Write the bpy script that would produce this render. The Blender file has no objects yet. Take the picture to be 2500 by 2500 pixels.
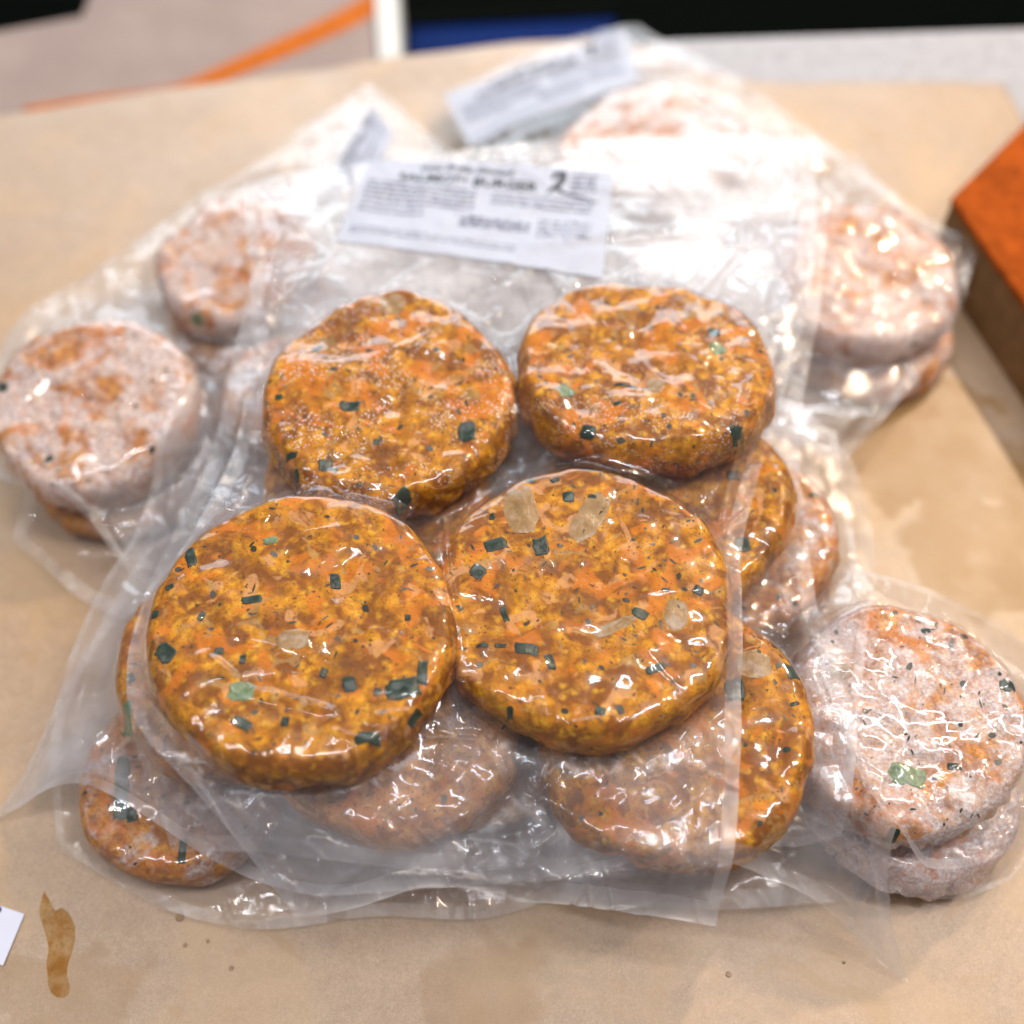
import bpy, math, numpy as np
from mathutils import Vector

# ------------------------------------------------------------------ camera, world, light
CM = 0.01
H, TH, F = 53.0, math.radians(57.0), 2875.0          # camera height (cm), pitch, focal length in 2500-px pixels
cT, sT = math.cos(TH), math.sin(TH)
scn = bpy.context.scene
col = scn.collection

cam_d = bpy.data.cameras.new('camera')
cam = bpy.data.objects.new('camera', cam_d); col.objects.link(cam)
cam.location = (0, 0, H * CM)
cam.rotation_euler = (math.pi / 2 - TH, 0, 0)
cam_d.sensor_width = 36.0
cam_d.lens = F / 2500.0 * 36.0
cam_d.clip_start = 0.02; cam_d.clip_end = 60.0
cam_d.dof.use_dof = True
cam_d.dof.focus_distance = 0.480
cam_d.dof.aperture_fstop = 2.8
cam_d.dof.aperture_blades = 9
scn.camera = cam

w = bpy.data.worlds.new('World'); scn.world = w; w.use_nodes = True
w.node_tree.nodes['Background'].inputs[0].default_value = (0.93, 0.93, 1.0, 1)
w.node_tree.nodes['Background'].inputs[1].default_value = 0.21

def area(name, loc, target, sx, sy, power, color, spread=180):
    d = bpy.data.lights.new(name, 'AREA'); d.shape = 'RECTANGLE'; d.size = sx; d.size_y = sy
    d.energy = power; d.color = color; d.spread = math.radians(spread)
    o = bpy.data.objects.new(name, d); col.objects.link(o); o.location = loc
    o.rotation_euler = (Vector(target) - Vector(loc)).to_track_quat('-Z', 'Y').to_euler()
    return o
PILE = (0.0, 0.38, 0.05)
area('window_light', (-0.15, 2.3, 0.98), (0, .5, .05), 2.0, 0.80, 25, (0.76, 0.89, 1.0))
area('ceiling_tube', (0.55, 0.22, 1.9), PILE, 0.07, 1.0, 13, (0.92, 0.95, 1.0))
area('ceiling_tube', (-0.70, 0.05, 1.8), PILE, 0.06, 0.9, 8, (0.92, 0.95, 1.0))
for i, (x, y, z, p) in enumerate([(0.75, 1.15, 1.25, 46), (0.28, 0.10, 1.7, 8), (-0.35, 0.30, 1.7, 6), (0.95, 0.45, 1.3, 16)]):
    d = bpy.data.lights.new('spot_bulb', 'POINT'); d.energy = p; d.shadow_soft_size = 0.028; d.color = (1.0, 0.80, 0.58)
    o = bpy.data.objects.new('spot_bulb', d); col.objects.link(o); o.location = (x, y, z)

scn.view_settings.view_transform = 'Standard'; scn.view_settings.look = 'None'
scn.view_settings.gamma = 1.0; scn.view_settings.exposure = 0.30
scn.view_settings.use_curve_mapping = False
cy = scn.cycles
cy.transparent_max_bounces = 48; cy.max_bounces = 6; cy.diffuse_bounces = 2; cy.glossy_bounces = 2
cy.transmission_bounces = 6; cy.caustics_reflective = False; cy.caustics_refractive = False
cy.sample_clamp_indirect = 4.0; cy.sample_clamp_direct = 0.0
cy.use_denoising = True
cy.use_adaptive_sampling = True; cy.adaptive_threshold = 0.02

# ------------------------------------------------------------------ helpers
def P(px, py, z=0.0):
    """pixel of the photograph (2500 px) and a height in cm -> world point in cm"""
    u = (px - 1250.0) / F; v = (py - 1250.0) / F
    dx = u; dy = cT - v * sT; dz = -sT - v * cT
    t = (z - H) / dz
    return np.array([dx * t, dy * t, z])

rng = np.random.default_rng(7)
_LAT = rng.random((256, 256))
def vnoise(x, y, seed=0):
    x = np.asarray(x, float) + seed * 17.31; y = np.asarray(y, float) + seed * 41.77
    xi = np.floor(x).astype(int); yi = np.floor(y).astype(int)
    fx = x - xi; fy = y - yi
    fx = fx * fx * fx * (fx * (fx * 6 - 15) + 10); fy = fy * fy * fy * (fy * (fy * 6 - 15) + 10)
    a = _LAT[xi % 256, yi % 256]; b = _LAT[(xi + 1) % 256, yi % 256]
    c = _LAT[xi % 256, (yi + 1) % 256]; d = _LAT[(xi + 1) % 256, (yi + 1) % 256]
    return (a * (1 - fx) * (1 - fy) + b * fx * (1 - fy) + c * (1 - fx) * fy + d * fx * fy) * 2 - 1
def fbm(x, y, seed=0, octv=4):
    s = 0; a = 1.0; f = 1.0; t = 0
    for k in range(octv):
        s = s + a * vnoise(x * f, y * f, seed + k * 3); t += a; a *= .5; f *= 2.03
    return s / t
def ridged(x, y, seed=0, octv=2):
    s = 0; a = 1.0; f = 1.0; t = 0
    for k in range(octv):
        s = s + a * (1 - np.abs(vnoise(x * f, y * f, seed + k * 5))) ** 3; t += a; a *= .5; f *= 2.1
    return s / t
def sstep(a, b, x):
    t = np.clip((x - a) / (b - a), 0, 1); return t * t * (3 - 2 * t)

def mesh_from(name, V, Fq, mat, parent=None, loc=(0, 0, 0), smooth=True, attrs=None):
    """V in cm (world), loc = origin in cm; Fq = (n,4) or (n,3) array or list of polygons"""
    V = np.asarray(V, float) - np.asarray(loc, float)
    me = bpy.data.meshes.new(name)
    me.vertices.add(len(V)); me.vertices.foreach_set('co', (V * CM).astype(np.float32).ravel())
    if isinstance(Fq, np.ndarray):
        n, k = Fq.shape; tot = np.full(n, k); idx = Fq.ravel()
    else:
        tot = np.array([len(f) for f in Fq]); idx = np.array([i for f in Fq for i in f]); n = len(Fq)
    me.loops.add(len(idx)); me.loops.foreach_set('vertex_index', idx.astype(np.int32))
    me.polygons.add(n)
    st = np.concatenate([[0], np.cumsum(tot)[:-1]])
    me.polygons.foreach_set('loop_start', st.astype(np.int32))
    me.polygons.foreach_set('loop_total', tot.astype(np.int32))
    me.polygons.foreach_set('use_smooth', np.full(n, smooth))
    me.update(calc_edges=True)
    if attrs:
        for an, av in attrs.items():
            a = me.attributes.new(an, 'FLOAT', 'POINT'); a.data.foreach_set('value', np.asarray(av, np.float32).ravel())
    me.validate()
    me.materials.append(mat)
    o = bpy.data.objects.new(name, me); col.objects.link(o)
    if parent is not None:
        o.parent = parent
        pl = np.array(parent.get('_loc', (0, 0, 0))) if parent.get('_loc') is not None else np.zeros(3)
        o.location = Vector(((np.asarray(loc, float)) - pl) * CM)
    else:
        o.location = Vector(np.asarray(loc, float) * CM)
    o['_loc'] = [float(a) for a in loc]
    return o
def thing(name, label, cat, loc, group=None):
    o = bpy.data.objects.new(name, None); col.objects.link(o)
    o.empty_display_size = .02
    o.location = Vector(np.asarray(loc, float) * CM); o['_loc'] = [float(a) for a in loc]
    tag(o, label, cat, group); return o
def tag(o, label, cat, group=None):
    o['label'] = label; o['category'] = cat
    if group: o['group'] = group
def gridfaces(nu, nv, off=0):
    i = np.arange(nu - 1)[:, None]; j = np.arange(nv - 1)[None, :]
    a = (i * nv + j).ravel() + off
    return np.stack([a, a + nv, a + nv + 1, a + 1], 1)

# ------------------------------------------------------------------ material helpers
class MT:
    def __init__(s, name):
        s.m = bpy.data.materials.new(name); s.m.use_nodes = True
        s.t = s.m.node_tree; s.t.nodes.clear(); s.out = s.n('ShaderNodeOutputMaterial')
    def n(s, t, **k):
        x = s.t.nodes.new(t)
        for a, b in k.items():
            if a.startswith('i_'): s.set(x, a[2:].replace('_', ' '), b)
            else: setattr(x, a, b)
        return x
    def set(s, x, key, v):
        sock = x.inputs[int(key)] if key.isdigit() else x.inputs[key]
        if isinstance(v, bpy.types.NodeSocket): s.t.links.new(v, sock)
        else:
            if hasattr(sock, 'default_value') and hasattr(sock.default_value, '__len__') and len(sock.default_value) == 4 and len(v) == 3: v = (*v, 1)
            sock.default_value = v
    def coords(s, scale=100.0, rand=True, stretch=(1, 1, 1), rot=(0, 0, 0)):
        tc = s.n('ShaderNodeTexCoord'); mp = s.n('ShaderNodeMapping')
        s.t.links.new(tc.outputs['Object'], mp.inputs[0]); mp.inputs['Scale'].default_value = [scale * q for q in stretch]
        mp.inputs['Rotation'].default_value = rot
        o = mp.outputs[0]
        if rand:
            oi = s.n('ShaderNodeAttribute', attribute_type='OBJECT', attribute_name='seed')
            va = s.n('ShaderNodeVectorMath', operation='ADD'); s.t.links.new(o, va.inputs[0])
            mu = s.n('ShaderNodeMath', operation='MULTIPLY'); s.t.links.new(oi.outputs['Fac'], mu.inputs[0]); mu.inputs[1].default_value = 13.7
            s.t.links.new(mu.outputs[0], va.inputs[1]); o = va.outputs[0]
        return o
    def noise(s, v, scale, detail=4, rough=.55, dist=0):
        x = s.n('ShaderNodeTexNoise'); s.set(x, 'Vector', v); s.set(x, 'Scale', scale); s.set(x, 'Detail', detail)
        s.set(x, 'Roughness', rough); s.set(x, 'Distortion', dist); return x.outputs['Fac']
    def vor(s, v, scale, feature='F1', out='Distance', rnd=1):
        x = s.n('ShaderNodeTexVoronoi', feature=feature); s.set(x, 'Vector', v); s.set(x, 'Scale', scale); s.set(x, 'Randomness', rnd)
        return x.outputs[out]
    def ramp(s, f, a, b, lo=0.0, hi=1.0):
        x = s.n('ShaderNodeMapRange', interpolation_type='SMOOTHSTEP'); s.set(x, 0 if 0 else 'Value', f)
        x.inputs['From Min'].default_value = a; x.inputs['From Max'].default_value = b
        x.inputs['To Min'].default_value = lo; x.inputs['To Max'].default_value = hi; return x.outputs[0]
    def mix(s, f, a, b):
        x = s.n('ShaderNodeMix', data_type='RGBA'); 
        if isinstance(f, bpy.types.NodeSocket): s.t.links.new(f, x.inputs[0])
        else: x.inputs[0].default_value = f
        for i, q in ((6, a), (7, b)):
            if isinstance(q, bpy.types.NodeSocket): s.t.links.new(q, x.inputs[i])
            else: x.inputs[i].default_value = (*q, 1)
        return x.outputs[2]
    def m2(s, op, a, b=None):
        x = s.n('ShaderNodeMath', operation=op)
        for i, q in enumerate((a, b)):
            if q is None: continue
            if isinstance(q, bpy.types.NodeSocket): s.t.links.new(q, x.inputs[i])
            else: x.inputs[i].default_value = q
        return x.outputs[0]
    def bump(s, h, strength, dist, nrm=None):
        x = s.n('ShaderNodeBump'); s.set(x, 'Height', h); s.set(x, 'Strength', strength); s.set(x, 'Distance', dist)
        if nrm is not None: s.set(x, 'Normal', nrm)
        return x.outputs[0]
    def prin(s, **k):
        x = s.n('ShaderNodeBsdfPrincipled')
        for a, b in k.items(): s.set(x, a.replace('_', ' '), b)
        return x
    def done(s, sh): s.t.links.new(sh, s.out.inputs['Surface']); return s.m
def objattr(s, name):
    return s.n('ShaderNodeAttribute', attribute_type='OBJECT', attribute_name=name).outputs['Fac']

def make_meat():
    s = MT('salmon_mix'); v = s.coords(100)
    n1 = s.noise(v, .62, 2, .45, 1.2); n2 = s.noise(v, .9, 3, .55, .6); n3 = s.noise(v, 3.6, 5, .68, .5); n4 = s.noise(v, .75, 3, .5, 1.0)
    wn = s.n('ShaderNodeTexNoise'); s.set(wn, 'Vector', v); s.set(wn, 'Scale', 2.2); s.set(wn, 'Detail', 2.0)
    wv = s.n('ShaderNodeVectorMath', operation='MULTIPLY_ADD'); s.t.links.new(wn.outputs['Color'], wv.inputs[0]); wv.inputs[1].default_value = (.55, .55, .55); s.t.links.new(v, wv.inputs[2])
    cr_ = s.vor(wv.outputs[0], 1.9)
    c = s.mix(s.ramp(n2, .40, .58), (.25, .078, .003), (.62, .25, .006))
    c = s.mix(s.m2('MULTIPLY', s.ramp(cr_, .46, .05), .62), c, (.88, .46, .028))
    c = s.mix(s.m2('MULTIPLY', s.ramp(cr_, .44, .74), .52), c, (.27, .078, .005))
    c = s.mix(s.m2('MULTIPLY', s.ramp(n3, .50, .38), .42), c, (.22, .066, .006))
    c = s.mix(s.m2('MULTIPLY', s.ramp(s.noise(v, .5, 3, .6, .8), .54, .66), .55), c, (.17, .055, .007))  # spice-dark zones
    c = s.mix(s.m2('MULTIPLY', s.ramp(n1, .53, .65), .72), c, (.66, .19, .007))      # smooth orange salmon pieces
    c = s.mix(s.m2('MULTIPLY', s.ramp(n4, .60, .67), .58), c, (.74, .37, .15))       # pale pink flesh
    c = s.mix(s.m2('MULTIPLY', s.ramp(s.noise(v, .8, 2, .5, 1.4), .63, .69), .62), c, (.42, .25, .085))  # greyish onion
    c = s.mix(s.m2('MULTIPLY', objattr(s, 'frost'), .60), c, s.mix(s.ramp(n3, .35, .6), (.50, .17, .07), (.74, .36, .22)))
    # dark herb and pepper dust
    d1 = s.ramp(s.vor(wv.outputs[0], 2.7), .17, .07); d2 = s.ramp(s.vor(v, 6.0), .24, .12)
    msk = s.ramp(s.noise(v, .9, 2), .42, .56)
    c = s.mix(s.m2('MULTIPLY', d1, .85), c, (.045, .035, .012))
    c = s.mix(s.m2('MULTIPLY', s.m2('MULTIPLY', d2, msk), .8), c, (.09, .045, .012))
    ed = s.ramp(s.noise(v, 2.6, 5, .65, 1.5), .34, .26)
    c = s.mix(s.m2('MULTIPLY', ed, .55), c, (.12, .045, .010))
    # frost
    fr = objattr(s, 'frost')
    fn = s.m2('ADD', s.m2('MULTIPLY', s.noise(v, .42, 5, .58, 1.2), .80), s.m2('MULTIPLY', s.noise(v, 2.1, 5, .62, .6), .20))
    thr = s.m2('SUBTRACT', 1.0, fr)
    d = s.m2('SUBTRACT', fn, s.m2('ADD', s.m2('MULTIPLY', thr, .55), .20))
    fa = s.ramp(d, -.03, .14)
    fine = s.ramp(s.noise(v, 5, 5, .75), .38, .62, .35, 1.0)
    fa = s.m2('MULTIPLY', s.m2('MULTIPLY', fa, fine), .88)
    specks = s.m2('MULTIPLY', s.ramp(s.vor(v, 8), .36, .20), s.ramp(s.noise(v, .6, 3, .6, .5), .46, .57))
    sp = s.m2('MULTIPLY', specks, s.ramp(objattr(s, 'specks'), 0, 1))
    fall = s.m2('MAXIMUM', fa, s.m2('MULTIPLY', sp, .95))
    c2 = s.mix(fall, c, (.84, .78, .78))
    hgt = s.m2('ADD', s.m2('MULTIPLY', n3, .6), s.m2('ADD', s.m2('MULTIPLY', n2, .8), s.m2('MULTIPLY', fa, .25)))
    b = s.bump(hgt, .9, .0016)
    p = s.prin(Base_Color=c2, Roughness=s.mix(fall, (.42, .42, .42), (.65, .65, .65)), Normal=b)
    p.inputs['Specular IOR Level'].default_value = .12; p.inputs['Subsurface Weight'].default_value = .05
    p.inputs['Subsurface Radius'].default_value = (1.0, .45, .2)
    p.inputs['Subsurface Scale'].default_value = .004
    return s.done(p.outputs[0])
def make_herb(name, ca, cb, rough=.35):
    s = MT(name); v = s.coords(100)
    c = s.mix(s.ramp(s.noise(v, 3, 4, .6, .5), .35, .7), ca, cb)
    b = s.bump(s.noise(s.coords(100, stretch=(1, .15, 1)), 12, 3), .4, .0005)
    return s.done(s.prin(Base_Color=c, Roughness=rough, Normal=b).outputs[0])
def make_film(name, gloss=1.0, rough=.05, ribs=False, detail=True):
    """thin clear sheet: see-through, a little milky (vertex attribute haze), glossy with a soft sheen"""
    s = MT(name)
    tr = s.n('ShaderNodeBsdfTransparent'); s.set(tr, 'Color', (.965, .965, .972, 1))
    df = s.n('ShaderNodeBsdfDiffuse'); s.set(df, 'Color', (.94, .93, .96, 1))
    tl = s.n('ShaderNodeBsdfTranslucent'); s.set(tl, 'Color', (.94, .93, .96, 1))
    hz = s.n('ShaderNodeMixShader'); hz.inputs[0].default_value = .4
    s.t.links.new(df.outputs[0], hz.inputs[1]); s.t.links.new(tl.outputs[0], hz.inputs[2])
    at = s.n('ShaderNodeAttribute', attribute_name='haze_and_glare').outputs['Fac']
    m1 = s.n('ShaderNodeMixShader'); s.t.links.new(at, m1.inputs[0])
    s.t.links.new(tr.outputs[0], m1.inputs[1]); s.t.links.new(hz.outputs[0], m1.inputs[2])
    gl = s.n('ShaderNodeBsdfGlossy'); s.set(gl, 'Roughness', rough); s.set(gl, 'Color', (1, 1, 1, 1))
    lw = s.n('ShaderNodeLayerWeight'); s.set(lw, 'Blend', .5)
    if detail:
        v = s.coords(100, rand=False); ba = s.n('ShaderNodeAttribute', attribute_name='crinkle').outputs['Fac']
        x = s.n('ShaderNodeTexNoise'); s.set(x, 'Vector', v); s.set(x, 'Scale', 2.0); s.set(x, 'Detail', 4.0); s.set(x, 'Roughness', .6); s.set(x, 'Distortion', .8)
        bm = s.bump(s.m2('MULTIPLY', x.outputs['Fac'], ba), .40, .0010)
        if ribs:
            wv = s.n('ShaderNodeTexWave'); s.set(wv, 'Vector', s.coords(100, rand=False, rot=(0, 0, .6))); s.set(wv, 'Scale', 5.0)
            bm = s.bump(wv.outputs['Fac'], .4, .0003, bm)
        s.set(gl, 'Normal', bm); s.set(lw, 'Normal', bm)
    g2 = s.n('ShaderNodeBsdfGlossy'); s.set(g2, 'Roughness', .30); s.set(g2, 'Color', (1, 1, 1, 1))
    gm = s.n('ShaderNodeMixShader'); gm.inputs[0].default_value = .32; s.t.links.new(gl.outputs[0], gm.inputs[1]); s.t.links.new(g2.outputs[0], gm.inputs[2])
    f5 = s.m2('POWER', lw.outputs['Facing'], 4.0)
    fr = s.m2('MULTIPLY', s.m2('ADD', s.m2('MULTIPLY', f5, .70), .050), gloss)
    m2_ = s.n('ShaderNodeMixShader'); s.t.links.new(s.m2('MINIMUM', fr, .9), m2_.inputs[0])
    s.t.links.new(m1.outputs[0], m2_.inputs[1]); s.t.links.new(gm.outputs[0], m2_.inputs[2])
    return s.done(m2_.outputs[0])
def make_kraft():
    s = MT('kraft_paper'); v = s.coords(100, rand=False)
    f = s.m2('ADD', s.m2('MULTIPLY', s.noise(v, 8.0, 5, .8, 2.2), .85), s.m2('MULTIPLY', s.noise(v, 1.0, 3, .6, .8), .15))
    c = s.mix(s.ramp(f, .40, .60), (.34, .225, .137), (.50, .352, .235))
    c = s.mix(s.m2('MULTIPLY', s.ramp(s.noise(v, 22, 2, .5), .66, .74), .35), c, (.62, .47, .34))
    c = s.mix(s.m2('MULTIPLY', s.ramp(s.noise(v, 16, 2, .5), .69, .75), .5), c, (.16, .09, .05))
    c = s.mix(s.m2('MULTIPLY', s.ramp(s.noise(v, .10, 4, .6, .7), .46, .62), .45), c, (.52, .33, .16))   # yellow blotches: light cast through film, put into the colour
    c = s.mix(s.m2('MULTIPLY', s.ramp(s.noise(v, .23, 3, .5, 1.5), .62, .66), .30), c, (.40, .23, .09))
    dm = s.n('ShaderNodeAttribute', attribute_name='caustic_damp').outputs['Fac']
    c = s.mix(dm, c, (.30, .16, .045))  # light through the film painted into the paper, along with damp marks
    b = s.bump(f, .35, .0006); b = s.bump(s.noise(v, .25, 4, .6, .5), .35, .004, b)
    p = s.prin(Coat_Weight=.75, Coat_Roughness=.42, Base_Color=c, Roughness=s.mix(s.ramp(s.noise(v, .12, 3), .4, .65), (.55, .55, .55), (.40, .40, .40)), Normal=b)
    return s.done(p.outputs[0])
def simple(name, color, rough=.5, var=.12, scale=1.0, bump=0.0, spec=.5):
    s = MT(name); v = s.coords(100, rand=False)
    n = s.noise(v, scale, 4, .6)
    c = s.mix(s.ramp(n, .3, .7), tuple(q * (1 - var) for q in color), tuple(min(1, q * (1 + var)) for q in color))
    k = dict(Base_Color=c, Roughness=rough, Specular_IOR_Level=spec)
    if bump: k['Normal'] = s.bump(n, bump, .001)
    return s.done(s.prin(**k).outputs[0])

MEAT = make_meat()
CHIVE = make_herb('chive_green', (.006, .017, .009), (.018, .046, .022))
LEEK = make_herb('pale_green', (.10, .16, .07), (.22, .28, .15))
ONION = make_herb('onion_tan', (.28, .16, .055), (.40, .24, .10), .3)
FLECK = make_herb('dark_herb', (.020, .022, .010), (.06, .045, .018))
FILM = make_film('vacuum_film')
FILM_BOT = make_film('vacuum_film_under', gloss=.4, rough=.2, detail=False)
SEAM = make_film('seam_film', rough=.16, ribs=True)
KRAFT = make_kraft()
STEEL = simple('pale_grey_table', (.36, .35, .37), .6)
PAPER = simple('label_paper', (.43, .45, .53), .6, .02)
INK = simple('label_ink', (.02, .02, .03), .6, .2)
INKSOFT = simple('label_ink_faded', (.09, .09, .16), .7, .2)

# ------------------------------------------------------------------ table and paper
EDGE_L = [(-900, 415), (0, 285), (970, 150), (1270, 108), (1640, 84), (2150, 96), (3300, 110)]
def slab(name, pts, z0, z1, mat, parent=None, loc=None, bevel=None):
    n = len(pts); V = [(*p[:2], z1) for p in pts] + [(*p[:2], z0) for p in pts]
    Fc = [list(range(n)), list(range(2 * n - 1, n - 1, -1))] + [[i, (i + n), (i + 1) % n + n, (i + 1) % n] for i in range(n)]
    a = sum(pts[i][0] * pts[(i + 1) % n][1] - pts[(i + 1) % n][0] * pts[i][1] for i in range(n))
    if a < 0: Fc = [f[::-1] for f in Fc]
    return mesh_from(name, V, Fc, mat, parent, loc or (np.mean([p[0] for p in pts]), np.mean([p[1] for p in pts]), z0), smooth=False)
tp = [P(-700, 400)[:2], P(0, 305)[:2], P(970, 168)[:2], P(1270, 126)[:2], P(1650, 97)[:2], P(2500, 70)[:2], P(3300, 50)[:2], (60, 5), (-60, 5)]
t = slab('table_top', tp, -3.0, -0.02, STEEL)
t['label'] = 'pale grey table top under the brown paper, bare at its far right corner'; t['category'] = 'table'

kp_back = [(-60, P(-60, 292)), (0, None)]
def paper_sheet():
    # Coons-like sheet: far edge follows the photographed edge, near edge at y=8 cm
    far = [P(-500, 365)[:2], P(0, 287)[:2], P(480, 216)[:2], P(970, 148)[:2], P(1270, 106)[:2], P(1500, 96)[:2], P(1760, 190)[:2], P(1860, 204)[:2], P(2150, 205)[:2], P(2445, 207)[:2]]
    far = np.array(far)
    d = np.r_[0, np.cumsum(np.hypot(*np.diff(far, axis=0).T))]; nu, nv = 300, 260
    uu = np.linspace(0, d[-1], nu)
    fx = np.interp(uu, d, far[:, 0]); fy = np.interp(uu, d, far[:, 1])
    nr = np.stack([np.linspace(-42, 44, nu), np.full(nu, 8.0)], 1)
    vv = np.linspace(0, 1, nv)[None, :]
    X = fx[:, None] * (1 - vv) + nr[:, :1] * vv; Y = fy[:, None] * (1 - vv) + nr[:, 1:] * vv
    Z = .07 * fbm(X / 9, Y / 9, 3, 3) + .05 * ridged(X / 11, Y / 11, 9, 2)
    Z = np.maximum(Z + .06, .02)
    e = sstep(.10, 0, vv + 0 * uu[:, None]); Z = Z + e * .35 * np.abs(fbm(X / 12, Y / 12, 12, 2))
    caustic_damp = np.zeros(X.shape)  # right: painted light blotches and film shadow; front: damp marks
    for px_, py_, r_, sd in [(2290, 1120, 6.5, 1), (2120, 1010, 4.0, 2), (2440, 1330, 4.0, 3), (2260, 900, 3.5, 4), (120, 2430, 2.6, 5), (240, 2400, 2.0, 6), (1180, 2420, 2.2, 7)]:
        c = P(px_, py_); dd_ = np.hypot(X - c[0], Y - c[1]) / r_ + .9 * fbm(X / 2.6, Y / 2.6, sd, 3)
        caustic_damp = np.maximum(caustic_damp, sstep(1.0, .86, dd_) * (.80 + .5 * fbm(X / 1.8, Y / 1.8, sd + 9, 3)) * (.5 if sd > 4 else 1))
    o = mesh_from('kraft_paper', np.stack([X, Y, Z], -1).reshape(-1, 3), gridfaces(nu, nv), KRAFT, None, (0, 35, 0), attrs={'caustic_damp': caustic_damp})
    md = o.modifiers.new('thickness', 'SOLIDIFY'); md.thickness = .0003; md.offset = -1
    tag(o, 'large sheet of brown kraft paper spread over the table under the packs', 'paper')
    return o
paper_sheet()

# ------------------------------------------------------------------ height raster of everything stacked so far
RS = .12
RX0, RY0, NX, NY = -36.0, 12.0, 610, 560
GX, GY = np.meshgrid(RX0 + RS * np.arange(NX), RY0 + RS * np.arange(NY), indexing='ij')
S = np.full((NX, NY), .14)
def samp(A, x, y):
    fx = np.clip((np.asarray(x) - RX0) / RS, 0, NX - 1.001); fy = np.clip((np.asarray(y) - RY0) / RS, 0, NY - 1.001)
    i = fx.astype(int); j = fy.astype(int); a = fx - i; b = fy - j
    return A[i, j] * (1 - a) * (1 - b) + A[i + 1, j] * a * (1 - b) + A[i, j + 1] * (1 - a) * b + A[i + 1, j + 1] * a * b
def dilate(A):
    B = A.copy()
    B[1:] = np.maximum(B[1:], A[:-1]); B[:-1] = np.maximum(B[:-1], A[1:])
    C = B.copy()
    C[:, 1:] = np.maximum(C[:, 1:], B[:, :-1]); C[:, :-1] = np.maximum(C[:, :-1], B[:, 1:]); return C

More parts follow.
